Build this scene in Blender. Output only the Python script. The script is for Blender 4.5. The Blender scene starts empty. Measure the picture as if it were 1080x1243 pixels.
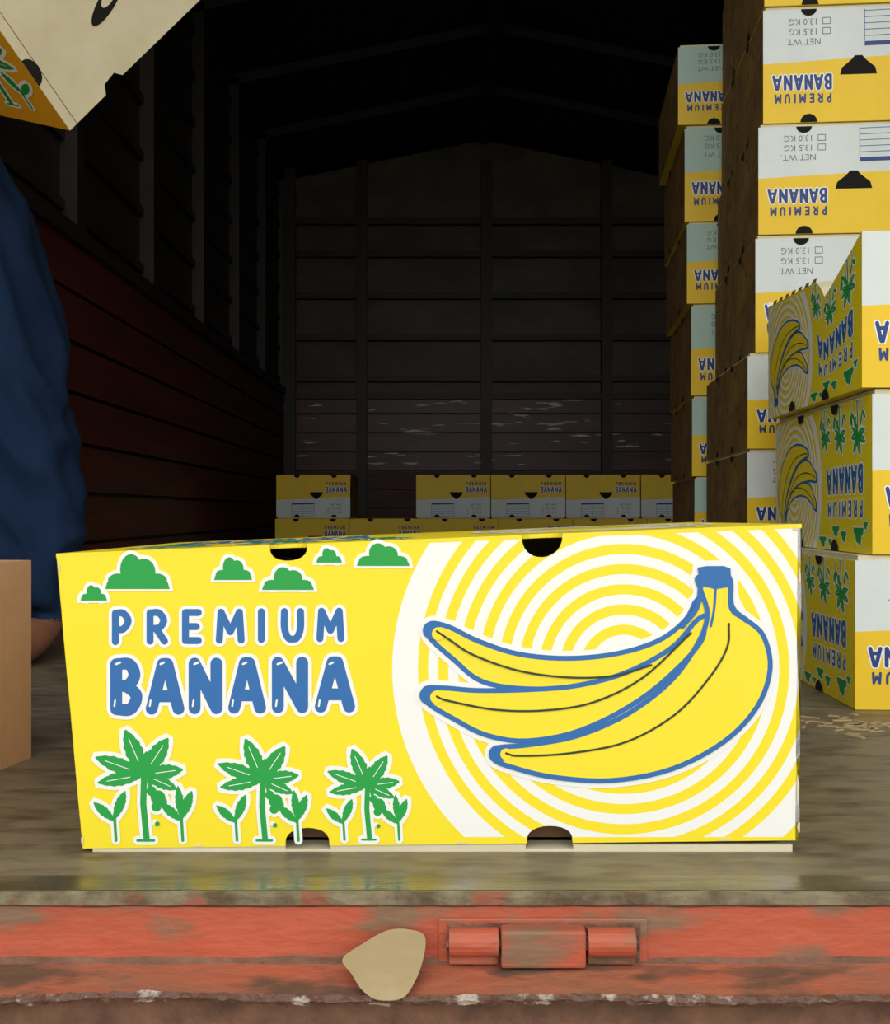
import bpy, bmesh, math, random
from mathutils import Vector, Matrix, noise
from mathutils.geometry import delaunay_2d_cdt
random.seed(7)
scene = bpy.context.scene
scene.view_settings.view_transform = 'Standard'
scene.view_settings.look = 'None'

# ------------------------------------------------------------------ materials
def s2l(c):
    return tuple(((v/255)/12.92 if v/255 <= .04045 else ((v/255+.055)/1.055)**2.4) for v in c)

def mat(name, rgb, rough=.6, rgb2=None, scale=20, lo=.4, hi=.6, bump=0, bscale=60, stretch=(1,1,1), spec=.5, detail=6, rgb3=None, scale3=60, t3=(.6,.65), metal=0, rvar=None):
    m = bpy.data.materials.new(name); m.use_nodes = True
    nt = m.node_tree; N = nt.nodes; L = nt.links
    b = N['Principled BSDF']
    b.inputs['Roughness'].default_value = rough
    b.inputs['Specular IOR Level'].default_value = spec
    b.inputs['Metallic'].default_value = metal
    c = s2l(rgb)
    b.inputs['Base Color'].default_value = (*c, 1)
    tc = N.new('ShaderNodeTexCoord'); mp = N.new('ShaderNodeMapping')
    mp.inputs['Scale'].default_value = stretch
    L.new(tc.outputs['Object'], mp.inputs['Vector'])
    last = None
    if rgb2:
        n = N.new('ShaderNodeTexNoise'); n.inputs['Scale'].default_value = scale; n.inputs['Detail'].default_value = detail
        n.inputs['Roughness'].default_value = .62
        L.new(mp.outputs[0], n.inputs['Vector'])
        r = N.new('ShaderNodeMapRange'); r.inputs['From Min'].default_value = lo; r.inputs['From Max'].default_value = hi
        L.new(n.outputs['Fac'], r.inputs['Value'])
        mx = N.new('ShaderNodeMix'); mx.data_type = 'RGBA'
        mx.inputs['A'].default_value = (*c, 1); mx.inputs['B'].default_value = (*s2l(rgb2), 1)
        L.new(r.outputs[0], mx.inputs['Factor']); last = mx.outputs['Result']
        if rvar is not None:
            rr = N.new('ShaderNodeMapRange'); rr.inputs['To Min'].default_value = rough; rr.inputs['To Max'].default_value = rvar
            L.new(r.outputs[0], rr.inputs['Value']); L.new(rr.outputs[0], b.inputs['Roughness'])
    if rgb3:
        n = N.new('ShaderNodeTexNoise'); n.inputs['Scale'].default_value = scale3; n.inputs['Detail'].default_value = 8
        L.new(mp.outputs[0], n.inputs['Vector'])
        r = N.new('ShaderNodeMapRange'); r.inputs['From Min'].default_value = t3[0]; r.inputs['From Max'].default_value = t3[1]
        L.new(n.outputs['Fac'], r.inputs['Value'])
        mx = N.new('ShaderNodeMix'); mx.data_type = 'RGBA'
        L.new(last, mx.inputs['A']); mx.inputs['B'].default_value = (*s2l(rgb3), 1)
        L.new(r.outputs[0], mx.inputs['Factor']); last = mx.outputs['Result']
    if last: L.new(last, b.inputs['Base Color'])
    if bump:
        n = N.new('ShaderNodeTexNoise'); n.inputs['Scale'].default_value = bscale; n.inputs['Detail'].default_value = 5
        L.new(mp.outputs[0], n.inputs['Vector'])
        bp = N.new('ShaderNodeBump'); bp.inputs['Strength'].default_value = bump; bp.inputs['Distance'].default_value = .01
        L.new(n.outputs['Fac'], bp.inputs['Height']); L.new(bp.outputs[0], b.inputs['Normal'])
    return m

YEL = (250, 228, 40)
m_yel = mat('print_yellow', YEL, .42, (247, 222, 36), 6, .3, .7, bump=.05, bscale=14)
m_white = mat('print_white', (245, 246, 242), .45)
m_green = mat('print_green', (26, 160, 68), .45)
m_blue = mat('print_blue', (42, 108, 176), .42)
m_line = mat('print_dark_line', (40, 60, 40), .5)
m_navy = mat('print_navy', (30, 62, 130), .5)
m_hole = mat('hole_dark', (8, 7, 6), .9)
m_cream = mat('carton_cream', (226, 218, 188), .7, (208, 198, 165), 9, .35, .7, bump=.1, bscale=30)
m_kraft = mat('kraft_cardboard', (132, 98, 66), .8, (110, 80, 54), 14, .3, .7, bump=.1, bscale=50)
m_grey = mat('print_grey', (120, 125, 125), .6)
m_yfill = mat('print_banana_yellow', (251, 228, 48), .42)
m_orange = mat('print_amber', (248, 208, 28), .5, (240, 198, 30), 7, .35, .7)
m_endw = mat('end_panel_white', (228, 236, 234), .55, (210, 220, 218), 5, .3, .7)
m_amber2 = mat('print_deep_amber', (238, 176, 28), .5)
m_ysh = mat('side_yellow_shaded', (158, 124, 58), .75, (122, 92, 52), 16, .35, .65, bump=.15, bscale=40, rgb3=(96, 72, 46), scale3=40, t3=(.55, .66))  # yellow sides turned streaky brown, the stacks' side shade painted into the colour
m_endt = mat('end_panel_shaded', (188, 216, 204), .6, (172, 202, 190), 5, .3, .7)  # shaded copy of the white end panel, dim interior light painted in as teal
m_ring = mat('print_rings', YEL, .42, bump=.06, bscale=10)
nt = m_ring.node_tree; N = nt.nodes; L = nt.links
def math_node(op, a, b=None, c=None):
    n = N.new('ShaderNodeMath'); n.operation = op
    for i, v in enumerate((a, b, c)):
        if v is None: continue
        if isinstance(v, (int, float)): n.inputs[i].default_value = v
        else: L.new(v, n.inputs[i])
    return n.outputs[0]
uvn = N.new('ShaderNodeUVMap'); sp = N.new('ShaderNodeSeparateXYZ'); L.new(uvn.outputs[0], sp.inputs[0])
dx = math_node('SUBTRACT', sp.outputs[0], .757); dy = math_node('SUBTRACT', sp.outputs[1], .812)
r = math_node('SQRT', math_node('ADD', math_node('MULTIPLY', dx, dx), math_node('MULTIPLY', dy, dy)))
fr = math_node('FRACT', math_node('DIVIDE', math_node('ADD', r, .0075), .0245))
white = math_node('GREATER_THAN', fr, .5)
outer = math_node('MULTIPLY', math_node('GREATER_THAN', r, .262), math_node('LESS_THAN', r, .281))
inr = math_node('LESS_THAN', r, .262)
msk = math_node('MAXIMUM', math_node('MULTIPLY', white, inr), outer)
corner = math_node('MULTIPLY', math_node('GREATER_THAN', sp.outputs[0], .757), math_node('MULTIPLY', math_node('GREATER_THAN', r, .290), white))
msk = math_node('MAXIMUM', msk, corner)
msk = math_node('MULTIPLY', msk, math_node('LESS_THAN', sp.outputs[1], 1.016))
msk = math_node('MULTIPLY', msk, math_node('GREATER_THAN', r, .02))
mx = N.new('ShaderNodeMix'); mx.data_type = 'RGBA'
mx.inputs['A'].default_value = (*s2l(YEL), 1); mx.inputs['B'].default_value = (*s2l((245, 246, 242)), 1)
L.new(msk, mx.inputs['Factor']); L.new(mx.outputs['Result'], N['Principled BSDF'].inputs['Base Color'])

CM = [m_yel, m_ring, m_white, m_green, m_blue, m_line, m_hole, m_cream, m_kraft, m_grey, m_navy, m_yfill, m_orange, m_endw, m_amber2, m_ysh, m_endt]
Y0, RING, WH, GR, BL, LN, HO, CR, KR, GY, NV, YF, OR, EW, AM, YS, ET = range(17)

# ------------------------------------------------------------------ mesh builder
class MB:
    def __init__(s): s.v = []; s.f = []; s.m = []; s.uv = []
    def poly(s, pts, m, uvs=None):
        i = len(s.v); s.v += [tuple(p) for p in pts]; s.f.append(tuple(range(i, i+len(pts)))); s.m.append(m)
        s.uv.append(uvs or [(0, 0)]*len(pts))
    def box(s, lo, hi, m, M=None):
        (x0, y0, z0), (x1, y1, z1) = lo, hi
        c = [Vector(p) for p in ((x0,y0,z0),(x1,y0,z0),(x1,y1,z0),(x0,y1,z0),(x0,y0,z1),(x1,y0,z1),(x1,y1,z1),(x0,y1,z1))]
        if M: c = [M @ p for p in c]
        for q in ((0,3,2,1),(4,5,6,7),(0,1,5,4),(1,2,6,5),(2,3,7,6),(3,0,4,7)):
            s.poly([c[k] for k in q], m)
    def mesh(s, name, mats):
        me = bpy.data.meshes.new(name); me.from_pydata(s.v, [], s.f)
        for m in mats: me.materials.append(m)
        me.polygons.foreach_set('material_index', s.m)
        u = me.uv_layers.new(name='UVMap'); k = 0
        for lst in s.uv:
            for a in lst: u.data[k].uv = a; k += 1
        me.update(); return me
    def obj(s, name, mats, parent=None):
        o = bpy.data.objects.new(name, s.mesh(name, mats)); scene.collection.objects.link(o)
        if parent: o.parent = parent
        return o

def smooth(pts, n=8, closed=False):
    P = [Vector(p) for p in pts]; out = []
    k = len(P); rng = range(k) if closed else range(k-1)
    for i in rng:
        p1 = P[i]; p2 = P[(i+1) % k]
        p0 = P[(i-1) % k] if (closed or i > 0) else p1*2-p2
        p3 = P[(i+2) % k] if (closed or i+2 < k) else p2*2-p1
        for j in range(n):
            t = j/n
            out.append(.5*((2*p1)+(p2-p0)*t+(2*p0-5*p1+4*p2-p3)*t*t+(3*p1-p0-3*p2+p3)*t**3))
    if not closed: out.append(P[-1])
    return out

def area2(P): return sum(P[i][0]*P[(i+1) % len(P)][1]-P[(i+1) % len(P)][0]*P[i][1] for i in range(len(P)))/2

class Art:
    """flat printed artwork: shapes of one ink on one layer are merged into a clean region"""
    def __init__(s): s.g = {}
    def fill(s, pts, m, l):
        P = [(float(p[0]), float(p[1])) for p in pts]
        if area2(P) < 0: P = P[::-1]
        s.g.setdefault((l, m), []).append(P)
    def disc(s, x, y, r, m, l, n=18, ry=None):
        ry = ry or r
        s.fill([(x+r*math.cos(2*math.pi*i/n), y+ry*math.sin(2*math.pi*i/n)) for i in range(n)], m, l)
    def stroke(s, pts, w, m, l, taper=False, n=14):
        P = [Vector(p) for p in pts]; K = len(P)
        for i in range(K-1):
            d = P[i+1]-P[i]
            if d.length < 1e-6*max(1, w): continue
            d.normalize(); q = Vector((-d.y, d.x))
            s.fill([P[i]+q*w/2, P[i+1]+q*w/2, P[i+1]-q*w/2, P[i]-q*w/2], m, l)
        for i in range(K):
            s.disc(P[i].x, P[i].y, w/2, m, l, n=n)
    def bake(s):
        s.tris = []
        rnd = random.Random(3)
        for (l, m), polys in s.g.items():
            cl = []
            for P in polys:
                bb = [min(p[0] for p in P), min(p[1] for p in P), max(p[0] for p in P), max(p[1] for p in P)]
                hit = [c for c in cl if c[0][0] <= bb[2] and bb[0] <= c[0][2] and c[0][1] <= bb[3] and bb[1] <= c[0][3]]
                new = [bb, [P]]
                for c in hit:
                    cl.remove(c); b2 = c[0]
                    new[0] = [min(new[0][0], b2[0]), min(new[0][1], b2[1]), max(new[0][2], b2[2]), max(new[0][3], b2[3])]
                    new[1] += c[1]
                cl.append(new)
            for bb, PP in cl:
                sc = 100/max(bb[2]-bb[0], bb[3]-bb[1], 1e-9)
                tot = sum(abs(area2(P)) for P in PP)*sc*sc
                big = max(abs(area2(P)) for P in PP)*sc*sc
                good = None
                for att in range(8):
                    V = []; F = []; jt = .0 if att == 0 else .004*att
                    for P in PP:
                        F.append(list(range(len(V), len(V)+len(P))))
                        V += [Vector(((p[0]-bb[0])*sc+rnd.uniform(-jt, jt), (p[1]-bb[1])*sc+rnd.uniform(-jt, jt))) for p in P]
                    r_ = delaunay_2d_cdt(V, [], F, 0, 1e-4, True)
                    vs = r_[0]
                    tr = [[(vs[i].x, vs[i].y) for i in f] for f, o in zip(r_[2], r_[5]) if len(o)]
                    ar = sum(abs(area2(t)) for t in tr)
                    if big*.98 <= ar <= tot*1.01: good = tr; break
                if good is None:   # keep the separate shapes, each a hair above the last
                    for k, P in enumerate(PP): s.tris.append((l+.0002+.5*k/len(PP), m, P))
                    continue
                for t in good: s.tris.append((l, m, [(x/sc+bb[0], y/sc+bb[1]) for x, y in t]))
        return s
    def put(s, mb, M):
        for l, m, t in s.tris: mb.poly([M(x, y, l) for x, y in t], m)

LET = {
 'P': [[(0,1),(0,0)], 's', [(0,0),(.6,0),(1,.27),(.6,.56),(0,.56)]],
 'R': [[(0,1),(0,0)], 's', [(0,0),(.6,0),(.95,.27),(.6,.54),(0,.54)], [(.4,.54),(1,1)]],
 'E': [[(1,0),(0,0),(0,1),(1,1)], [(0,.5),(.85,.5)]],
 'M': [[(0,1),(.08,0),(.5,.7),(.92,0),(1,1)]],
 'I': [[(0,0),(0,1)]],
 'U': ['s', [(0,0),(0,.6),(.22,.95),(.5,1),(.78,.95),(1,.6),(1,0)]],
 'B': [[(0,0),(0,1)], 's', [(0,0),(.65,.0),(.9,.24),(.6,.46),(0,.48)], 's', [(.5,.48),(1,.7),(.7,1),(0,1)]],
 'A': [[(0,1),(.42,0),(.58,0),(1,1)], [(.2,.72),(.8,.72)]],
 'N': [[(0,1),(0,0),(1,1),(1,0)]],
}
def letter(a, ch, x0, x1, y0, y1, w, halo, col, l):
    sm = False
    for st in LET[ch]:
        if st == 's': sm = True; continue
        pts = [(x0+w/2+(x1-x0-w)*p[0], y0+w/2+(y1-y0-w)*p[1]) for p in st]
        if sm: pts = smooth(pts, 4); sm = False
        if halo: a.stroke(pts, w+halo*2, WH, l)
        a.stroke(pts, w, col, l+1)
PREM = (('P',136,160),('R',178,204),('E',221,245),('M',262,297),('I',313,321),('U',341,369),('M',384,418))
BANA = (('B',134,173),('A',177,224),('N',229,270),('A',277,323),('N',330,374),('A',382,431))

def cloud(a, x0, x1, top, base, l=1):
    w = x1-x0; h = base-top; c = (x0+x1)/2
    for m, e, ll in ((WH, 4.5, l), (GR, 0, l+1)):
        a.fill([(x0-e, base+e*.6), (x1+e, base+e*.6), (x1-w*.03+e, base-h*.2-e*.5), (x0+w*.03-e, base-h*.2-e*.5)], m, ll)
        a.disc(x0+w*.2, base-h*.24, w*.16+e, m, ll, ry=h*.2+e)
        a.disc(x1-w*.2, base-h*.24, w*.16+e, m, ll, ry=h*.2+e)
        a.disc(c-w*.1, base-h*.55, w*.17+e, m, ll, ry=h*.44+e)
        a.disc(c+w*.1, base-h*.48, w*.18+e, m, ll, ry=h*.38+e)
        a.fill([(x0+w*.18, base), (x1-w*.18, base), (x1-w*.26, base-h*.6), (x0+w*.26, base-h*.6)], m, ll)

def leaf(a, bx, by, tx, ty, w, l=1):
    b = Vector((bx, by)); t = Vector((tx, ty)); d = t-b; q = Vector((-d.y, d.x)).normalized(); dn = d.normalized()
    for m, e, ll in ((WH, 4, l), (GR, 0, l+1)):
        A, B = [], []
        for i in range(13):
            s = i/12; r_ = (w/2)*math.sin(math.pi*min(1, s**1.1*.93+.05))**.85 + e
            if m == GR and 0 < i < 12: r_ *= (1-.14*(i % 2))
            p = b-dn*e+(d+dn*2*e)*s
            A.append(p+q*r_); B.append(p-q*r_)
        a.fill(A+B[::-1], m, ll)

def palm(a, cx, base, s=1.0):
    X = lambda v: cx+v*s
    Yv = lambda v: base+v*s
    for m, e, ll in ((WH, 4, 1), (GR, 0, 2)):
        a.stroke([(X(0), Yv(-78)), (X(-1), Yv(-45)), (X(3), Yv(-2))], 7.5*s+2*e, m, ll)
        a.stroke([(X(6), Yv(-72)), (X(9), Yv(-58)), (X(12), Yv(-48))], 5*s+2*e, m, ll)
        a.stroke([(X(-8), Yv(0)), (X(12), Yv(0))], 3*s+2*e, m, ll)
        a.disc(X(17), Yv(-52), 9*s+e, m, ll); a.disc(X(15), Yv(-41), 6*s+e, m, ll)
        a.disc(X(22), Yv(-47), 6*s+e, m, ll); a.disc(X(9), Yv(-60), 6*s+e, m, ll)
    a.disc(X(13), Yv(-22), 3.5*s, WH, 1); a.disc(X(16), Yv(-20), 3*s, GR, 2)
    for t in ((-23,-134,23), (29,-124,23), (-59,-101,20), (47,-86,19), (-56,-70,18), (40,-62,16), (3,-108,14)):
        leaf(a, X(0), Yv(-80), X(t[0]), Yv(t[1]), t[2]*s)
        if t[2] > 14.5: a.stroke([(X(t[0]*.3), Yv(-80+(t[1]+80)*.3)), (X(t[0]*.8), Yv(-80+(t[1]+80)*.8))], .9, WH, 3, n=6)
    for sx in (-36, 45):
        for m, e, ll in ((WH, 3.5, 1), (GR, 0, 2)):
            a.stroke([(X(sx), Yv(-32)), (X(sx+2), Yv(0))], 3.5*s+2*e, m, ll)
        leaf(a, X(sx), Yv(-24), X(sx-25), Yv(-46), 12*s)
        leaf(a, X(sx), Yv(-26), X(sx+13), Yv(-60), 13*s)
        if sx > 0: leaf(a, X(sx), Yv(-28), X(sx-4), Yv(-66), 11*s)

B1 = [(522,757),(545,761),(580,778),(630,794),(690,799),(750,793),(800,777),(832,752),(846,728),(862,735),(852,758),(825,785),(770,813),(705,832),(640,836),(585,827),(550,800),(520,772)]
B2 = [(516,836),(540,835),(580,838),(640,837),(700,832),(760,816),(815,786),(846,752),(862,748),(860,765),(830,803),(775,850),(705,886),(640,899),(590,892),(550,872),(518,852)]
B3 = [(602,908),(640,904),(700,893),(762,866),(815,825),(848,778),(858,745),(850,716),(848,700),(884,700),(887,738),(905,752),(926,772),(934,812),(918,858),(878,900),(815,933),(742,947),(672,943),(625,932),(600,922)]
def bananas(a):
    bl = [smooth(b, 5, True) for b in (B1, B2, B3)]
    stem = [(849,690),(868,689),(885,690),(886,718),(893,750),(872,762),(850,756),(846,738),(851,714)]
    for b in bl: a.stroke(b+[b[0]], 18, WH, 1)
    a.stroke(stem+[stem[0]], 18, WH, 1)
    l = 2
    for b in bl:
        a.fill(b, YF, l); a.stroke(b+[b[0]], 6, BL, l+1); l += 2
    a.stroke(smooth([(856,752),(853,775),(835,800)], 5), 4, BL, 8)
    a.fill([(846,689),(857,687),(878,687),(886,690),(887,712),(868,715),(850,711)], BL, 8)
    a.stroke(smooth([(850,712),(845,738),(828,760)], 5), 6, BL, 8)
    a.stroke(smooth([(886,705),(888,736),(905,753)], 5), 6, BL, 8)
    a.stroke(smooth([(868,712),(866,740),(862,760)], 5), 3, BL, 8)
    a.disc(524, 765, 11, BL, 8); a.disc(520, 844, 11, BL, 8); a.disc(604, 915, 11, BL, 8)
    a.disc(532, 769, 8, YF, 9); a.disc(530, 846, 8, YF, 9); a.disc(614, 915, 7, YF, 9)
    for ln in ([(530,766),(545,776),(575,795),(630,814),(690,822),(745,820),(790,807)],
               [(530,845),(543,850),(600,861),(660,862),(720,852),(780,822),(838,768)],
               [(614,914),(630,917),(690,914),(760,900),(820,866),(862,820),(882,785),(884,757)]):
        a.stroke(smooth(ln, 6), 2.6, LN, 10, n=8)

def full_label():
    a = Art()
    cloud(a, 128, 206, 672, 715); cloud(a, 98, 130, 710, 729); cloud(a, 260, 306, 676, 704)
    cloud(a, 384, 415, 665, 683); cloud(a, 318, 381, 688, 716); cloud(a, 433, 497, 659, 687)
    for ch, x0, x1 in PREM:
        letter(a, ch, x0, x1, 737+(3-(x0-136)*.01), 783-(x0-136)*.015, 8.5, 4, BL, 1)
    for ch, x0, x1 in BANA:
        letter(a, ch, x0, x1, 799-(x0-134)*.01, 868-(x0-134)*.012, 14.5, 4.5, BL, 1)
        a.stroke([(x0+7, 806), (x0+12, 804)] if ch in 'BN' else [(x0+18, 806), (x0+22, 804)], 2.6, WH, 3, n=8)
        a.stroke([(x0+6, 850), (x0+5, 857)], 2.2, WH, 3, n=8)
    palm(a, 175, 1020, 1.0); palm(a, 319, 1020, .92); palm(a, 446, 1019, .82)
    bananas(a)
    return a.bake()
LABEL = full_label()

def add_text(mb, body, M, size, m):
    cu = bpy.data.curves.new('t', 'FONT'); cu.body = body; cu.size = size; cu.align_x = 'CENTER'; cu.align_y = 'CENTER'; cu.resolution_u = 2
    o = bpy.data.objects.new('t', cu); scene.collection.objects.link(o)
    bpy.context.view_layer.update()
    me = bpy.data.meshes.new_from_object(o.evaluated_get(bpy.context.evaluated_depsgraph_get()))
    for p in me.polygons:
        mb.poly([M(me.vertices[i].co.x, me.vertices[i].co.y) for i in p.vertices], m)
    bpy.data.objects.remove(o); bpy.data.curves.remove(cu); bpy.data.meshes.remove(me)

# ------------------------------------------------------------------ main banana box
CAMZ = .230
YF0 = .78; S = YF0/1400            # metres per label unit on this box
def fp(x, y, l=0): return Vector(((x-540)*S, YF0-.00012*l, CAMZ-(y-621.5)*S))
D = .36
mb = MB()
topy = lambda x: 672-(x-68)*.0398
boty = lambda x: 1030-(x-100)*.0115
def arc(cx, w, h, yf, sgn, n=12, k=.8):
    pts = []
    for i in range(n+1):
        t = math.pi*i/n; pts.append((cx-w/2*math.cos(t), yf(cx-w/2*math.cos(t))+sgn*h*math.sin(t)**k))
    return pts
n1 = arc(350, 46, 20, topy, 1, k=.6); n2 = arc(658, 50, 28, topy, 1)
b1 = arc(373, 54, 22, boty, -1, k=.65); b2 = arc(667, 56, 21, boty, -1, k=.65)
out = [(68, 672)]+n1+n2+[(973, 636), (970, 1020)]+b2[::-1]+b1[::-1]+[(100, 1030)]
mb.poly([fp(*p) for p in out][::-1], RING, [(p[0]/1000, p[1]/1000) for p in out][::-1])
TL, TR, BR_, BL_ = fp(68, 672), fp(973, 636), fp(970, 1020), fp(100, 1030)
bk = Vector((0, D, 0)); sag = Vector((0, 0, -.002))
def tarc(cx, w):
    return [Vector((((cx-w/2*math.cos(math.pi*i/10))-540)*S, YF0+.013*math.sin(math.pi*i/10), CAMZ-(topy(cx-w/2*math.cos(math.pi*i/10))-621.5)*S)) for i in range(11)]
tp = [TL]+tarc(350, 46)+tarc(658, 50)+[TR, TR+bk+sag, TL+bk+sag]
mb.poly(tp, Y0)
mb.poly([TL, TL+bk+sag, BL_+bk, BL_], Y0)
mb.poly([TR, BR_, BR_+bk, TR+bk+sag], Y0)
mb.poly([TL+bk+sag, TR+bk+sag, BR_+bk, BL_+bk], Y0)
lid = mb.obj('lid', CM)
sol = lid.modifiers.new('s', 'SOLIDIFY'); sol.thickness = .0028; sol.offset = -1
box = bpy.data.objects.new('banana_box', None); scene.collection.objects.link(box)
lid.parent = box
mb = MB(); LABEL.put(mb, lambda x, y, l: fp(x, y, l+1.5))
sc_ = Art()
def scuff(x, y, w, h):
    sc_.fill([(x+w*math.cos(t)*random.uniform(.6, 1.1), y+h*math.sin(t)*random.uniform(.6, 1.1)) for t in [2*math.pi*i/12 for i in range(12)]], CR, 3)
for x, y, w, h in ((968,960,2,22),(969,1004,2,9),(970,700,1.6,10),(100,1020,2,6),(72,690,1.5,8),(560,1023,9,1.2),(880,1019,12,1.2),(240,1026,7,1.2),(966,642,5,1.8)): scuff(x, y, w, h)
sc_.bake().put(mb, lambda x, y, l: fp(x, y, l+1.5))
def tpm(x, y, l):
    u = (x-68)/905; v = (1030-y)/380
    p = TL.lerp(TR, u); q = (TL+bk+sag).lerp(TR+bk+sag, u)
    return p.lerp(q, v)+Vector((0, 0, .0002*(l+1)))
at = Art()
for ch, x0, x1 in PREM: letter(at, ch, x0, x1, 740, 783, 8.5, 4, BL, 1)
for ch, x0, x1 in BANA: letter(at, ch, x0, x1, 799, 868, 14, 4.5, BL, 1)
palm(at, 175, 1000, .9); palm(at, 319, 1000, .9); palm(at, 446, 1000, .82)
for k in range(4, 8):
    rr = 24.5*k
    at.stroke([(757+rr*math.cos(t*math.pi/30), 835+rr*.85*math.sin(t*math.pi/30)) for t in range(61)], 12, WH, 1)
at.bake().put(mb, tpm)
mb.obj('printed_artwork', CM, box)
mb = MB()
x0, x1 = (110-540)*S, (963-540)*S
y0, y1 = YF0+.022, YF0+D-.008
zt = .135
for (a0, a1, c0, c1) in ((x0, x1, y0, y0+.004), (x0, x1, y1-.004, y1), (x0, x0+.004, y0, y1), (x1-.004, x1, y0, y1)):
    mb.box((a0, c0, .001), (a1, c1, zt), KR)
mb.box((x0, y0, .0), (x1, y1, .004), KR)
for xa, xb in ((112, 346), (401, 638), (696, 962)):
    mb.box(((xa-540)*S, YF0+.0008, .0), ((xb-540)*S, YF0+.005, .0048), CR)
mb.box(((112-540)*S, YF0+.0012, .0), ((962-540)*S, y0, .0018), CR)
mb.obj('tray', CM, box)
mb = MB()
n = 26
g = [[Vector((x0+.012+(x1-x0-.024)*i/n, YF0+.008+(y1-y0-.02)*j/12, (.184 if i < 12 else .150)+.006*math.sin(i*1.7+j)+.008*random.random())) for j in range(13)] for i in range(n+1)]
for i in range(n):
    for j_ in range(12): mb.poly([g[i][j_], g[i+1][j_], g[i+1][j_+1], g[i][j_+1]], 0)
for i in range(n):
    a_, b_ = g[i][0], g[i+1][0]
    mb.poly([a_, b_, b_+Vector((0, .003, -.04)), a_+Vector((0, .003, -.04))], 0)
mb.obj('plastic_liner', [mat('liner_plastic', (235, 238, 234), .2, (190, 192, 188), 40)], box)

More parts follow.
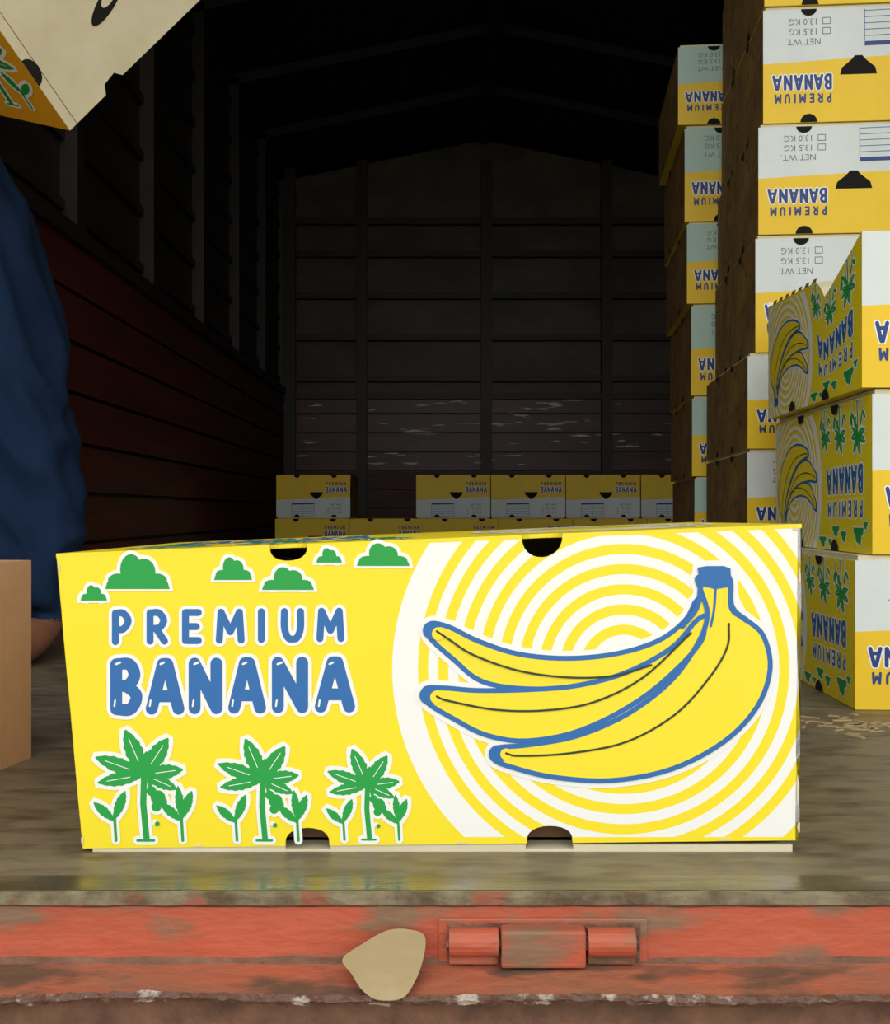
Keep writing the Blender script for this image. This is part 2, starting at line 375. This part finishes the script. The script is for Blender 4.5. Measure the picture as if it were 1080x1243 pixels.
# ------------------------------------------------------------------ stacked cartons (label upside down)
CL, CW, CH = .46, .34, .187
_T = {}
def carton_mesh(kind):
    """kind: 'front' bright full print, 'mid' sides with shade painted in brown, 'deep' ends with dim light painted in teal, 'top' crushed open top"""
    mb = MB()
    hx, hy, hz = CW/2, CL/2, CH/2
    zt = hz-.006
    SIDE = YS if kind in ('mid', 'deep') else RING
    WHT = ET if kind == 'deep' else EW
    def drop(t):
        if kind != 'top': return 0
        if t < .33: return t/.33*.27
        if t < .40: return .27-(t-.33)/.07*.15
        return .12-(t-.4)/.6*.08
    def warp(p):
        if kind != 'top': return p
        t = (p[1]+hy)/CL; w = max(0, min(1, (hx-p[0])/CW)); w = w**2
        return Vector((p[0], p[1], -hz+(p[2]+hz)*(1-drop(max(0, min(1, t)))*w)))
    ns = 24
    for i in range(ns):
        ya, yb = -hy+CL*i/ns, -hy+CL*(i+1)/ns
        u = lambda y, z, s=1: ((68+((y+hy) if s > 0 else (hy-y))/CL*905)/1000, (1035-(hz-z)/CH*385)/1000)
        q = [(-hx, ya, -hz), (-hx, ya, zt), (-hx, yb, zt), (-hx, yb, -hz)]
        mb.poly([warp(p) for p in q], SIDE, [u(p[1], p[2]) for p in q])
        q = [(hx, ya, -hz), (hx, yb, -hz), (hx, yb, zt), (hx, ya, zt)]
        mb.poly([warp(p) for p in q], SIDE, [u(p[1], p[2], -1) for p in q])
        for k in range(8):
            xa, xb = -hx+CW*k/8, -hx+CW*(k+1)/8
            mb.poly([warp(p) for p in ((xa,ya,zt),(xb,ya,zt),(xb,yb,zt),(xa,yb,zt))], CR)
    mb.poly([(-hx,-hy,-hz),(-hx,hy,-hz),(hx,hy,-hz),(hx,-hy,-hz)], Y0)
    e = .0045
    if kind != 'top':
        mb.box((-hx+e, -hy+e, zt-.01), (hx-e, hy-e, hz), CR)
    else:
        y = -hy+CL*.42
        while y < hy-.02:
            a_ = warp((-hx, y, zt)); b_ = warp((-hx, y+.022, zt))
            mb.poly([a_, b_, b_+Vector((.002, -.002, .006)), a_+Vector((.002, .002, .006))], YS)
            y += .036
    if not _T:
        A = Art()
        hxx = -.014
        A.fill([(hxx-.030,-.019),(hxx+.030,-.019),(hxx+.027,-.008),(hxx+.012,.004),(hxx+.006,.011),(hxx-.006,.011),(hxx-.012,.004),(hxx-.027,-.008)], HO, 3)
        for hc in (-.095, .075):
            A.fill([(hc+.014*math.cos(t*math.pi/8), -hz+.0135*math.sin(t*math.pi/8)) for t in range(9)], HO, 3)
            A.fill([(hc+.013*math.cos(t*math.pi/8), zt-.011*math.sin(t*math.pi/8)) for t in range(9)], HO, 3)
        for k_ in (1, 2):
            cz = .036+.016*k_
            for seg in (((-.072,cz-.005),(-.060,cz-.005)), ((-.060,cz-.005),(-.060,cz+.005)), ((-.060,cz+.005),(-.072,cz+.005)), ((-.072,cz+.005),(-.072,cz-.005))):
                A.stroke(seg, .0012, GY, 1, n=6)
        A.fill([(-.004,.026),(.10,.028),(.10,.035),(-.004,.033)], NV, 1)
        for k_ in range(5): A.stroke([(-.004,.042+.010*k_),(.10,.044+.010*k_)], .0012, BL, 1, n=6)
        for k_ in range(3): A.stroke([(-.004+.052*k_,.034),(-.004+.052*k_,.084)], .0012, BL, 1, n=6)
        A.bake()
        T = Art()
        for ch, xa, xb in PREM: letter(T, ch, xa, xb, 737, 783, 9, 0, NV, 1)
        for ch, xa, xb in BANA: letter(T, ch, xa, xb, 799, 876, 14, 5, NV, 1)
        T.bake(); _T['a'] = (A, T)
    A, T = _T['a']
    for sy in (-1, 1):
        y = sy*hy; zb = .003
        def q(pts, m):
            pts = [(p[0], y, p[1]) for p in pts]; mb.poly(pts if sy < 0 else pts[::-1], m)
        q([(-hx,-hz),(hx,-hz),(hx,zb+.012),(-hx,zb-.002)], OR)
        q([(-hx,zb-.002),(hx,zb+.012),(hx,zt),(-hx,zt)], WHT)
        F = lambda x, z, l=0: Vector((x if sy < 0 else -x, y+sy*.00015*(l+1), z))
        A.put(mb, F)
        T.put(mb, lambda x, yv, l: F(-.106-(x-282)*.00033, -.042+(yv-800)*.00033, l))
        for k_, t in enumerate(('NET WT.', '13.5 KG', '13.0 KG')):
            cz = .036+.016*k_
            add_text(mb, t, lambda x, yv, cz=cz: F(-.104-x, cz-yv, 1), .0145, GY)
    if kind in ('front', 'top'):
        LABEL.put(mb, lambda x, y, l: warp(Vector((-hx-.00013*(l+1), -hy+(x-68)/905*CL, hz-.002-(1035-y)/385*CH))))
        LABEL.put(mb, lambda x, y, l: warp(Vector((hx+.00013*(l+1), hy-(x-68)/905*CL, hz-.002-(1035-y)/385*CH))))
    AS = Art()
    for hc in (-.085, .08):
        AS.fill([(hc+.016*math.cos(t*math.pi/8), -hz+.014*math.sin(t*math.pi/8)) for t in range(9)], HO, 3)
        if kind != 'top': AS.fill([(hc+.016*math.cos(t*math.pi/8), zt-.012*math.sin(t*math.pi/8)) for t in range(9)], HO, 3)
    AS.bake(); AS.put(mb, lambda x, z, l: Vector((-hx-.0018, x, z))); AS.put(mb, lambda x, z, l: Vector((hx+.0018, x, z)))
    return mb.mesh('carton_'+kind, CM)
CMESH = {k: carton_mesh(k) for k in ('front', 'mid', 'deep', 'top')}
def place(X, Y, z0, z1, yaw, kind, flip=False):
    o = bpy.data.objects.new('banana_box', CMESH[kind]); scene.collection.objects.link(o)
    R = Matrix.Rotation(math.radians(yaw), 4, 'Z')
    c = R @ Vector((CW/2, CL/2, 0))
    T = Matrix.Translation((X+c.x, Y+c.y, (z0+z1)/2))
    o.matrix_world = T @ R @ (Matrix.Rotation(math.pi, 4, 'Y') if flip else Matrix()) @ Matrix.Diagonal((1, 1, (z1-z0-.0012)/CH, 1))
    return o
zA = [0, .180, .374, .563]
for i, X in enumerate((.476, .496, .484)): place(X, 1.339, zA[i], zA[i+1], -2.5, 'top' if i == 2 else 'front')
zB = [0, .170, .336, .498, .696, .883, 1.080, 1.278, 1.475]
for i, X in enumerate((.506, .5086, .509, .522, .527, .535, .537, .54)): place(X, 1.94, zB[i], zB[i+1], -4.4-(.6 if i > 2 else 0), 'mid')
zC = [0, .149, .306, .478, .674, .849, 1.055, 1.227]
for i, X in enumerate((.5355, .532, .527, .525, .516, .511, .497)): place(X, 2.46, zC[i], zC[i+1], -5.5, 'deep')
for i in range(6):
    place(-.78+.342*i, 5.3, 0, .2, 0, 'mid', True)
for X in (-.776, -.132, .212, .556, .90): place(X, 5.3+random.uniform(-.01, .01), .2, .402, 0, 'mid', True)

# ------------------------------------------------------------------ truck body
m_floor = mat('steel_floor', (108, 97, 78), .40, (132, 120, 98), 9, .35, .7, bump=.15, bscale=40, rgb3=(80, 67, 51), scale3=34, t3=(.46, .7), rvar=.6, stretch=(.6, 1.5, 1))
m_edge = mat('polished_floor_edge', (124, 116, 94), .16, (92, 82, 64), 14, .35, .65, bump=.08, bscale=60, rvar=.42, stretch=(.5, 2, 1), metal=.45)
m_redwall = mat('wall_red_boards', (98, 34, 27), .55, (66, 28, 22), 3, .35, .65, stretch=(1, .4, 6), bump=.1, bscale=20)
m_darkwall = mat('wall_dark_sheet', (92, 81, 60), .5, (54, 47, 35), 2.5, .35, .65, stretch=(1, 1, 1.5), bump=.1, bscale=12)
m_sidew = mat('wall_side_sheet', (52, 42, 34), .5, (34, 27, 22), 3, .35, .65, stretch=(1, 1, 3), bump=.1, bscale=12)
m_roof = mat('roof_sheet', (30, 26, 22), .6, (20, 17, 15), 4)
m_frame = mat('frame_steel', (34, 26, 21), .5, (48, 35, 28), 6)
m_streak = mat('wall_scuffed', (92, 38, 31), .4, (58, 29, 24), 3, .35, .65, stretch=(.7, 1, 6), rgb3=(235, 222, 212), scale3=6.5, t3=(.63, .68))
TM = [m_floor, m_redwall, m_darkwall, m_frame, m_streak, m_sidew, m_roof, m_edge]
XL, XR, YB, YN = -1.045, 1.55, 7.5, .70
mb = MB(); mb.box((XL-.1, YN, -.03), (XR+.1, YB+.06, 0), 0)
mb.box((XL, YN, -.005), (XR, .728, .0007), 7)
mb.obj('floor', TM)
def side_wall(name, X, sg):
    mb = MB()
    o1 = X-sg*.07
    mb.box((min(X-sg*.04, o1), YN, 0), (max(X-sg*.04, o1), YB+.06, 2.45), 5)
    nb = 7
    for i in range(nb):
        z0 = .99*i/nb; a, b = sorted((X, X-.04*sg))
        mb.box((a, YN, z0+.006), (b, YB, z0+.99/nb-.006), 1)
    z = 1.08
    while z < 2.35:
        a, b = sorted((X-sg*.025, X-sg*.04)); mb.box((a, YN, z), (b, YB, z+.03), 3); z += .2
    y = YN
    while y < YB-.05:
        a, b = sorted((X+sg*.01, X-sg*.04)); mb.box((a, y, 0 if y < 1 else .99), (b, y+.07, 2.42), 3); y += .85
    a, b = sorted((X+sg*.02, X-sg*.04)); mb.box((a, YN, .985), (b, YB, 1.03), 3)
    return mb.obj(name, TM)
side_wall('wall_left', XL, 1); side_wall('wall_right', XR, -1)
mb = MB()
mb.box((XL-.1, YB, 0), (XR+.1, YB+.06, 2.75), 2)
for i in range(8):
    z0 = .99*i/8; mb.box((XL, YB-.025, z0+.006), (XR, YB, z0+.99/8-.006), 4 if i > 3 else 1)
for X in (-1.0, -.536, .268, 1.045, 1.5): mb.box((X-.035, YB-.07, .0 if X in (.268,) else .2), (X+.035, YB-.025, 2.5), 3)
for z in (.98, 1.095, 1.36, 1.63, 1.90, 2.11): mb.box((XL, YB-.05, z-.02), (XR, YB-.0, z+.02), 3)
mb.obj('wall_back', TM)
mb = MB(); xc = (XL+XR)/2
for (a, b) in (((XL-.07, 2.42), (xc, 2.70)), ((xc, 2.70), (XR+.07, 2.42))):
    P = [Vector((a[0], YN, a[1])), Vector((b[0], YN, b[1])), Vector((b[0], YB+.06, b[1])), Vector((a[0], YB+.06, a[1]))]
    up = Vector((0, 0, .03)); mb.poly(P, 6); mb.poly([p+up for p in P][::-1], 6)
    for i in range(4): mb.poly([P[i], P[i]+up, P[(i+1) % 4]+up, P[(i+1) % 4]], 6)
    y = YN
    while y < YB:
        q = [Vector((a[0], y, a[1]-.05)), Vector((b[0], y, b[1]-.05)), Vector((b[0], y, b[1]-.001)), Vector((a[0], y, a[1]-.001))]
        w = Vector((0, .05, 0)); mb.poly(q, 6); mb.poly([p+w for p in q], 6); mb.poly([q[0], q[1], q[1]+w, q[0]+w], 6); y += .85
mb.box((xc-.03, YN, 2.62), (xc+.03, YB, 2.68), 6)
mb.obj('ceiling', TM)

# ------------------------------------------------------------------ tail sill with hinge
m_red = mat('red_paint', (196, 94, 66), .5, (166, 82, 58), 14, .35, .7, stretch=(.5, 1, 1.5), bump=.2, bscale=60, rgb3=(134, 104, 80), scale3=30, t3=(.53, .64))
m_red2 = mat('red_paint_dirty', (182, 95, 66), .6, (150, 100, 74), 26, .3, .62, bump=.3, bscale=90, rgb3=(100, 76, 58), scale3=30, t3=(.5, .62), stretch=(.6, 1, 1))
m_trim = mat('worn_edge', (132, 122, 96), .45, (88, 74, 54), 30, .4, .6, bump=.2, bscale=80, rgb3=(140, 84, 62), scale3=20, t3=(.58, .64))
m_rust = mat('rusty_underside', (132, 94, 74), .8, (92, 66, 52), 40, .35, .65, bump=.5, bscale=80)
m_chip = mat('chipped_lip', (100, 70, 56), .45, (186, 174, 162), 45, .54, .62, bump=.6, bscale=150)
SM = [m_red, m_red2, m_trim, m_rust, m_chip]
sill = bpy.data.objects.new('truck_tail_sill', None); scene.collection.objects.link(sill)
def strip(mb, prof, xs, mats, jit=0, wav=0):
    rows = []
    for x in xs:
        wz = wav*noise.noise(Vector((x*9, 3.1, 0)))
        rows.append([Vector((x, p[0]+random.uniform(-jit, jit), p[1]+wz*(1 if j_ else .2)+random.uniform(-jit, jit))) for j_, p in enumerate(prof)])
    for i in range(len(xs)-1):
        for j in range(len(prof)-1):
            mb.poly([rows[i][j], rows[i][j+1], rows[i+1][j+1], rows[i+1][j]], mats[j])
xs = [-1.1+2.7*i/220 for i in range(221)]
mb = MB()
strip(mb, [(.703, -.0005), (.694, .0015), (.690, -.0005), (.690, -.005), (.692, -.007), (.692, -.037), (.688, -.0395), (.650, -.043)], xs, [2, 2, 2, 3, 0, 3, 1], .0004)
mb.box((-1.1, .662, -.16), (1.6, .70, -.044), 3)
mb.obj('sill_beam', SM, sill)
mb = MB()
xs2 = [-1.1+2.7*i/700 for i in range(701)]
strip(mb, [(.652, -.0425), (.648, -.0410), (.645, -.0435), (.647, -.0462), (.655, -.0470)], xs2, [1, 4, 4, 3], .0007, .0035)
mb.obj('chipped_lip', SM, sill)
mb = MB()
def rbox(mb, lo, hi, m, bev=.002):
    bm = bmesh.new(); bmesh.ops.create_cube(bm, size=1)
    for v in bm.verts: v.co = Vector([lo[i]+(v.co[i]+.5)*(hi[i]-lo[i]) for i in range(3)])
    bmesh.ops.bevel(bm, geom=bm.edges[:], offset=bev, segments=2, affect='EDGES', profile=.6)
    for f in bm.faces: mb.poly([v.co.copy() for v in f.verts], m)
    bm.free()
def barrel(mb, xa, xb, y, z, r, m, n=20):
    ring = [(y+r*math.cos(2*math.pi*i/n), z+r*math.sin(2*math.pi*i/n)) for i in range(n)]
    for i in range(n):
        p, q = ring[i], ring[(i+1) % n]
        mb.poly([(xa, *p), (xb, *p), (xb, *q), (xa, *q)], m)
    mb.poly([(xa, *p) for p in ring], m); mb.poly([(xb, *p) for p in ring][::-1], m)
rbox(mb, (-.004, .6895, -.0395), (.121, .6925, -.0130), 0, .0012)
rbox(mb, (.0015, .6880, -.0375), (.1165, .6900, -.0155), 3, .0005)
for xa, xb in ((.0025, .0315), (.0845, .1125)):
    barrel(mb, xa, xb, .6855, -.0256, .0085, 0)
    rbox(mb, (xa, .684, -.0385), (xb, .690, -.0262), 1, .001)
rbox(mb, (.033, .6775, -.0385), (.083, .690, -.0162), 0, .002)
barrel(mb, .001, .115, .6855, -.0262, .004, 4)
mb.obj('hinge', SM, sill)
# ------------------------------------------------------------------ cardboard scrap on the ledge
mb = MB()
o2 = smooth([(415,1181),(438,1169),(470,1157),(500,1156),(515,1161),(514,1180),(505,1202),(490,1219),(462,1221),(443,1212),(428,1196)], 5, True)
def scr(x, y, off=0):
    t = (y-1156)/65; Y = .6875-.044*t
    return Vector(((x-540)*.667/1400, Y-off*.8, -.021-.0235*t+off*.6+.002*math.sin(x*.03)))
F_ = [scr(x, y, .0015) for x, y in o2]; G_ = [scr(x, y, 0) for x, y in o2]
mb.poly(F_, 0); mb.poly(G_[::-1], 0)
for i in range(len(o2)): mb.poly([F_[i], F_[(i+1) % len(o2)], G_[(i+1) % len(o2)], G_[i]], 0)
mb.obj('cardboard_scrap', [mat('scrap_card', (180, 160, 122), .8, (166, 145, 106), 20, bump=.1, bscale=60)])
mb = MB()
for i in range(34):
    x = .445+random.gauss(0, .03); y = 1.235+random.gauss(0, .03); an = random.uniform(0, 3.1); l_ = random.uniform(.004, .014); w = random.uniform(.001, .003)
    M = Matrix.Translation((x, y, .0006)) @ Matrix.Rotation(an, 4, 'Z')
    mb.box((-l_, -w, -.0006), (l_, w, .0006), 0, M)
mb.obj('straw_debris', [mat('straw', (180, 156, 112), .8)])

# ------------------------------------------------------------------ plain carton at left
mb = MB()
c = Vector((-.387, 1.079, 0)); d = Vector((-.176, -.984, 0)).normalized()
e = Vector((d.y, -d.x, 0)).normalized()
M = Matrix(((e.x, d.x, 0, c.x), (e.y, d.y, 0, c.y), (0, 0, 1, 0), (0, 0, 0, 1)))
W_, D_, H_ = .32, .285, .185
mb.box((0, 0, 0), (W_, D_, H_-.004), 0, M)
mb.box((0, 0, H_-.004), (W_, D_/2-.001, H_), 0, M); mb.box((0, D_/2+.001, H_-.004), (W_, D_, H_), 0, M)
mb.box((-.0004, D_/2-.02, H_-.05), (W_+.0004, D_/2+.02, H_+.0006), 1, M)
mb.obj('cardboard_carton', [mat('kraft_plain', (212, 168, 130), .8, (198, 154, 118), 12, .3, .7, bump=.08, bscale=60), mat('packing_tape', (196, 156, 110), .3)])

# ------------------------------------------------------------------ carton held up at top left
Vc = Vector((-.4225, 1.3, .660))
vr = (Vc-Vector((0, 0, CAMZ))).normalized(); rt = vr.cross(Vector((0, 0, 1))).normalized(); up_ = rt.cross(vr)
tilt = lambda x, z, y: (rt*x+up_*z+vr*y).normalized()
e1 = tilt(-.6, .8, -.466)
e2 = tilt(.68, .74, .395); e2 = (e2-e1*e2.dot(e1)).normalized()
e3 = e1.cross(e2).normalized()
if e3.y < 0: e3 = -e3
L1, L2, L3 = .34, .48, .19
mb = MB()
P = lambda a, b, c: Vc+e1*a+e2*b+e3*c
edge = [(0, 0), (0, .062), (.010, .068), (.012, .086), (.003, .094), (0, L2)]
mb.poly([P(a, b, 0) for a, b in edge]+[P(L1,L2,0), P(L1,0,0)], CR)
mb.poly([P(a, b, .003) for a, b in edge]+[P(L1,L2,.003), P(L1,0,.003)], CR)
mb.poly([P(0,0,0),P(L1,0,0),P(L1,0,L3),P(0,0,L3)], AM)
mb.poly([P(0,L2,0),P(L1,L2,0),P(L1,L2,L3),P(0,L2,L3)], AM)
mb.poly([P(0.012,0,0.003),P(0.012,L2,0.003),P(0,L2,L3),P(0,0,L3)], KR)
mb.poly([P(L1,0,0),P(L1,L2,0),P(L1,L2,L3),P(L1,0,L3)], Y0)
mb.poly([P(0,0,L3),P(0,L2,L3),P(L1,L2,L3),P(L1,0,L3)], CR)
def ell(A, cx, cy, rx, ry, rot, m, l):
    A.fill([(cx+rx*math.cos(t)*math.cos(rot)-ry*math.sin(t)*math.sin(rot), cy+rx*math.cos(t)*math.sin(rot)+ry*math.sin(t)*math.cos(rot)) for t in [2*math.pi*i/24 for i in range(24)]], m, l)
A = Art()
ell(A, .075, .128, .010, .034, -.25, HO, 1)
ell(A, .078, .133, .006, .016, -.25, CR, 2)
A.fill([(.075+.016*math.cos(t*math.pi/8), .013*math.sin(t*math.pi/8)) for t in range(9)], HO, 1)
A.stroke([(.0, .012), (.34, .012)], .0008, KR, 0, n=6)
A.bake().put(mb, lambda x, y, l: P(x, y, -.0002*(l+1)))
AY = Art(); palm(AY, 175, 1010, 1)
AY.bake().put(mb, lambda x, y, l: P((1020-y)*.0008+.015, 0, (x-95)*.0011)-e2*.0002*(l+1))
held = mb.obj('banana_box', CM)

# ------------------------------------------------------------------ worker
m_navyc = mat('navy_denim', (28, 50, 82), .9, (18, 36, 64), 8, .35, .65, bump=.35, bscale=30, stretch=(1, 1, .5), spec=.2)
m_shirt = mat('shirt_cloth', (40, 52, 66), .85, (32, 42, 56), 10, bump=.2, bscale=30)
m_skin = mat('skin', (150, 100, 76), .55, (134, 88, 66), 20)
m_hair = mat('hair', (18, 14, 12), .6, bump=.5, bscale=150)
m_eye = mat('eye_white', (225, 220, 212), .3)
worker = bpy.data.objects.new('worker', None); scene.collection.objects.link(worker)
h1 = P(L1*.45, .02, L3); h2 = P(L1*.35, L2*.93, L3)
J = {}; order = []
def j(n, p, r, par=None): J[n] = (Vector(p), r, par); order.append(n)
j('pelvis', (-.870,1.82,.87), .135)
j('hipA', (-.820,1.80,.775), .120, 'pelvis'); j('thA', (-.736,1.79,.63), .116, 'hipA'); j('knA', (-.674,1.78,.43), .107, 'thA')
j('shA', (-.656,1.79,.24), .092, 'knA'); j('cuA', (-.636,1.80,.085), .064, 'shA'); j('anA', (-.630,1.80,.055), .036, 'cuA')
j('ftA', (-.634,1.75,.034), .036, 'anA'); j('toA', (-.645,1.65,.022), .026, 'ftA')
j('hipB', (-.915,1.86,.76), .11, 'pelvis'); j('knB', (-.93,1.93,.43), .085, 'hipB'); j('cuB', (-.93,2.0,.08), .055, 'knB')
j('anB', (-.93,2.0,.055), .034, 'cuB'); j('ftB', (-.93,1.95,.034), .034, 'anB'); j('toB', (-.93,1.85,.022), .024, 'ftB')
j('waist', (-.87,1.81,1.02), .125, 'pelvis'); j('chest', (-.85,1.76,1.20), .145, 'waist'); j('upper', (-.83,1.70,1.33), .10, 'chest')
j('neck', (-.82,1.67,1.43), .055, 'upper'); j('skull', (-.815,1.655,1.51), .055, 'neck')
j('soA', (-.68,1.66,1.325), .062, 'upper'); j('elA', (-.55,1.70,1.13), .046, 'soA')
j('soB', (-.955,1.64,1.31), .055, 'upper'); j('elB', (-.88,1.47,1.09), .045, 'soB')
def arm_end(tag, el, tgt, back):
    d = (tgt-J[el][0]).normalized()
    w = tgt-d*.085; j('wr'+tag, w, .027, el); j('pa'+tag, tgt-d*.035, .026, 'wr'+tag)
    side = d.cross(back).normalized()
    for k_, (o, ln) in enumerate(((-.033,.070),(-.011,.080),(.011,.076),(.033,.060))):
        a0 = tgt-d*.005+side*o; a1 = a0+d*ln*.45+back*.008; a2 = a1+d*ln*.2-back*ln*.35
        j(f'f{tag}{k_}a', a0, .0095, 'pa'+tag); j(f'f{tag}{k_}b', a1, .0088, f'f{tag}{k_}a'); j(f'f{tag}{k_}c', a2, .0078, f'f{tag}{k_}b')
    t0 = tgt-d*.05-side*.036-back*.012; t1 = t0+d*.035-side*.014-back*.02
    j('t'+tag+'a', t0, .011, 'pa'+tag); j('t'+tag+'b', t1, .009, 't'+tag+'a')
arm_end('1', 'elB', h1+e3*.030, e3); arm_end('2', 'elA', h2+e3*.030, e3)
me = bpy.data.meshes.new('body'); idx = {n: i for i, n in enumerate(order)}
me.from_pydata([J[n][0] for n in order], [(idx[J[n][2]], idx[n]) for n in order if J[n][2]], [])
ob = bpy.data.objects.new('body', me); scene.collection.objects.link(ob)
sk = ob.modifiers.new('skin', 'SKIN'); sk.use_smooth_shade = True
for n in order:
    sv = me.skin_vertices[0].data[idx[n]]; rr = J[n][1]; sv.radius = (rr, rr); sv.use_root = (n == 'pelvis')
ss = ob.modifiers.new('sub', 'SUBSURF'); ss.levels = 4; ss.render_levels = 4
bpy.context.view_layer.update()
em = bpy.data.meshes.new_from_object(ob.evaluated_get(bpy.context.evaluated_depsgraph_get()))
for m_ in (m_navyc, m_shirt, m_skin): em.materials.append(m_)
segs = [(J[n][0], J[J[n][2]][0], n) for n in order if J[n][2]]
skinset = {'anA','ftA','toA','anB','ftB','toB','neck','skull','wr1','pa1','wr2','pa2'}
cloth = set()
for p in em.polygons:
    cpt = p.center; best = None
    for A_, B_, n in segs:
        ab = B_-A_; t = max(0, min(1, (cpt-A_).dot(ab)/ab.length_squared)); dd = (cpt-(A_+ab*t)).length - J[n][1]*.6
        if best is None or dd < best[0]: best = (dd, n)
    n = best[1]
    p.material_index = 2 if (n in skinset or n[0] in 'ft' and n[1] in '12') else (1 if n in ('waist','chest','upper','soA','soB','elA','elB') else 0)
    if cpt.z < .065: p.material_index = 2
    p.use_smooth = True
    if p.material_index == 0: cloth.update(p.vertices)
nrm = [v.normal.copy() for v in em.vertices]
for i in cloth:   # cloth folds
    v = em.vertices[i]; c_ = v.co
    k1 = noise.noise(Vector((c_.x*6, c_.y*6, c_.z*9+c_.x*14)))
    k3 = abs(noise.noise(Vector((c_.x*18+c_.z*7, c_.y*18, c_.z*6))))
    k4 = abs(noise.noise(Vector((c_.x*8, c_.y*8+4, c_.z*26+c_.x*30))))*max(0, 1-abs(c_.z-.40)/.16)
    v.co += nrm[i]*(.007*k1-.028*k3-.022*k4+.010)
for v in em.vertices:
    if v.co.z < .003: v.co.z = .003
bpy.data.objects.remove(ob)
body = bpy.data.objects.new('body', em); scene.collection.objects.link(body); body.parent = worker
hc = Vector((-.805, 1.63, 1.59))
face_dir = (P(L1/2, L2/2, 0)-hc); face_dir.z *= .4; face_dir.normalize()
side = face_dir.cross(Vector((0,0,1))).normalized(); upv = side.cross(face_dir)
HM = Matrix.Translation(hc) @ Matrix((( side.x, face_dir.x, upv.x, 0), (side.y, face_dir.y, upv.y, 0), (side.z, face_dir.z, upv.z, 0), (0,0,0,1)))
bm = bmesh.new(); bmesh.ops.create_uvsphere(bm, u_segments=48, v_segments=36, radius=1)
for v in bm.verts:
    x, y, z = v.co
    w = .074*(1-.22*max(0, -z)); v.co = Vector((x*w, y*.094*(1-.1*max(0, -z)), z*.115))
    if y > .5:
        g_ = math.exp(-((x/.16)**2+((z+.08)/.22)**2)); v.co.y += .022*g_
        v.co.y -= .006*math.exp(-(((abs(x)-.38)/.2)**2+((z-.1)/.12)**2))
        v.co.y += .006*math.exp(-((x/.3)**2+((z+.42)/.08)**2))
me = bpy.data.meshes.new('head'); bm.to_mesh(me); bm.free(); me.materials.append(m_skin); me.transform(HM)
for p in me.polygons: p.use_smooth = True
o = bpy.data.objects.new('head', me); scene.collection.objects.link(o); o.parent = worker
def blob(name, ctr, rad, m, cut=None):
    bm = bmesh.new(); bmesh.ops.create_uvsphere(bm, u_segments=20, v_segments=14, radius=1)
    for v in bm.verts: v.co = Vector((ctr[0]+v.co.x*rad[0], ctr[1]+v.co.y*rad[1], ctr[2]+v.co.z*rad[2]))
    if cut: bmesh.ops.delete(bm, geom=[v for v in bm.verts if cut(v.co)], context='VERTS')
    me = bpy.data.meshes.new(name); bm.to_mesh(me); bm.free(); me.materials.append(m); me.transform(HM)
    for p in me.polygons: p.use_smooth = True
    o = bpy.data.objects.new(name, me); scene.collection.objects.link(o); o.parent = worker
blob('hair', (0,-.008,.012), (.081,.098,.112), m_hair, lambda c: c.y > .035 and c.z < .06 or c.z < -.05)
for s_ in (-1, 1):
    blob(f'ear_{(s_+3)//2}', (s_*.074, 0, .0), (.009,.018,.03), m_skin)
    blob(f'eye_{(s_+3)//2}', (s_*.03, .078, .012), (.012,.012,.008), m_eye)
    blob(f'iris_{(s_+3)//2}', (s_*.03, .089, .012), (.005,.003,.005), m_hair)
blob('mouth', (0, .088, -.05), (.022,.008,.006), mat('lips', (120, 66, 56), .5))

# ------------------------------------------------------------------ ground outside
mb = MB(); mb.box((-20, -25, -1.15), (20, 12, -1.1), 0)
mb.obj('ground', [mat('dirt_ground', (166, 150, 126), .9, (140, 124, 102), 3)])

# ------------------------------------------------------------------ light
w = bpy.data.worlds.new('World'); scene.world = w; w.use_nodes = True
bg = w.node_tree.nodes['Background']; bg.inputs[0].default_value = (.97, .98, .96, 1); bg.inputs[1].default_value = 1.34
sd = bpy.data.lights.new('sun', 'SUN'); sd.energy = .85; sd.angle = math.radians(60); sd.color = (1, .97, .92)
so = bpy.data.objects.new('sun', sd); scene.collection.objects.link(so)
so.rotation_euler = Vector((-.10, 1, -.70)).to_track_quat('-Z', 'Y').to_euler()

# ------------------------------------------------------------------ camera
cd = bpy.data.cameras.new('camera'); cd.sensor_width = 36; cd.lens = 36*1400/1243; cd.clip_start = .02
co = bpy.data.objects.new('camera', cd); scene.collection.objects.link(co)
co.location = (0, 0, CAMZ); co.rotation_euler = (math.radians(90), 0, 0)
scene.camera = co
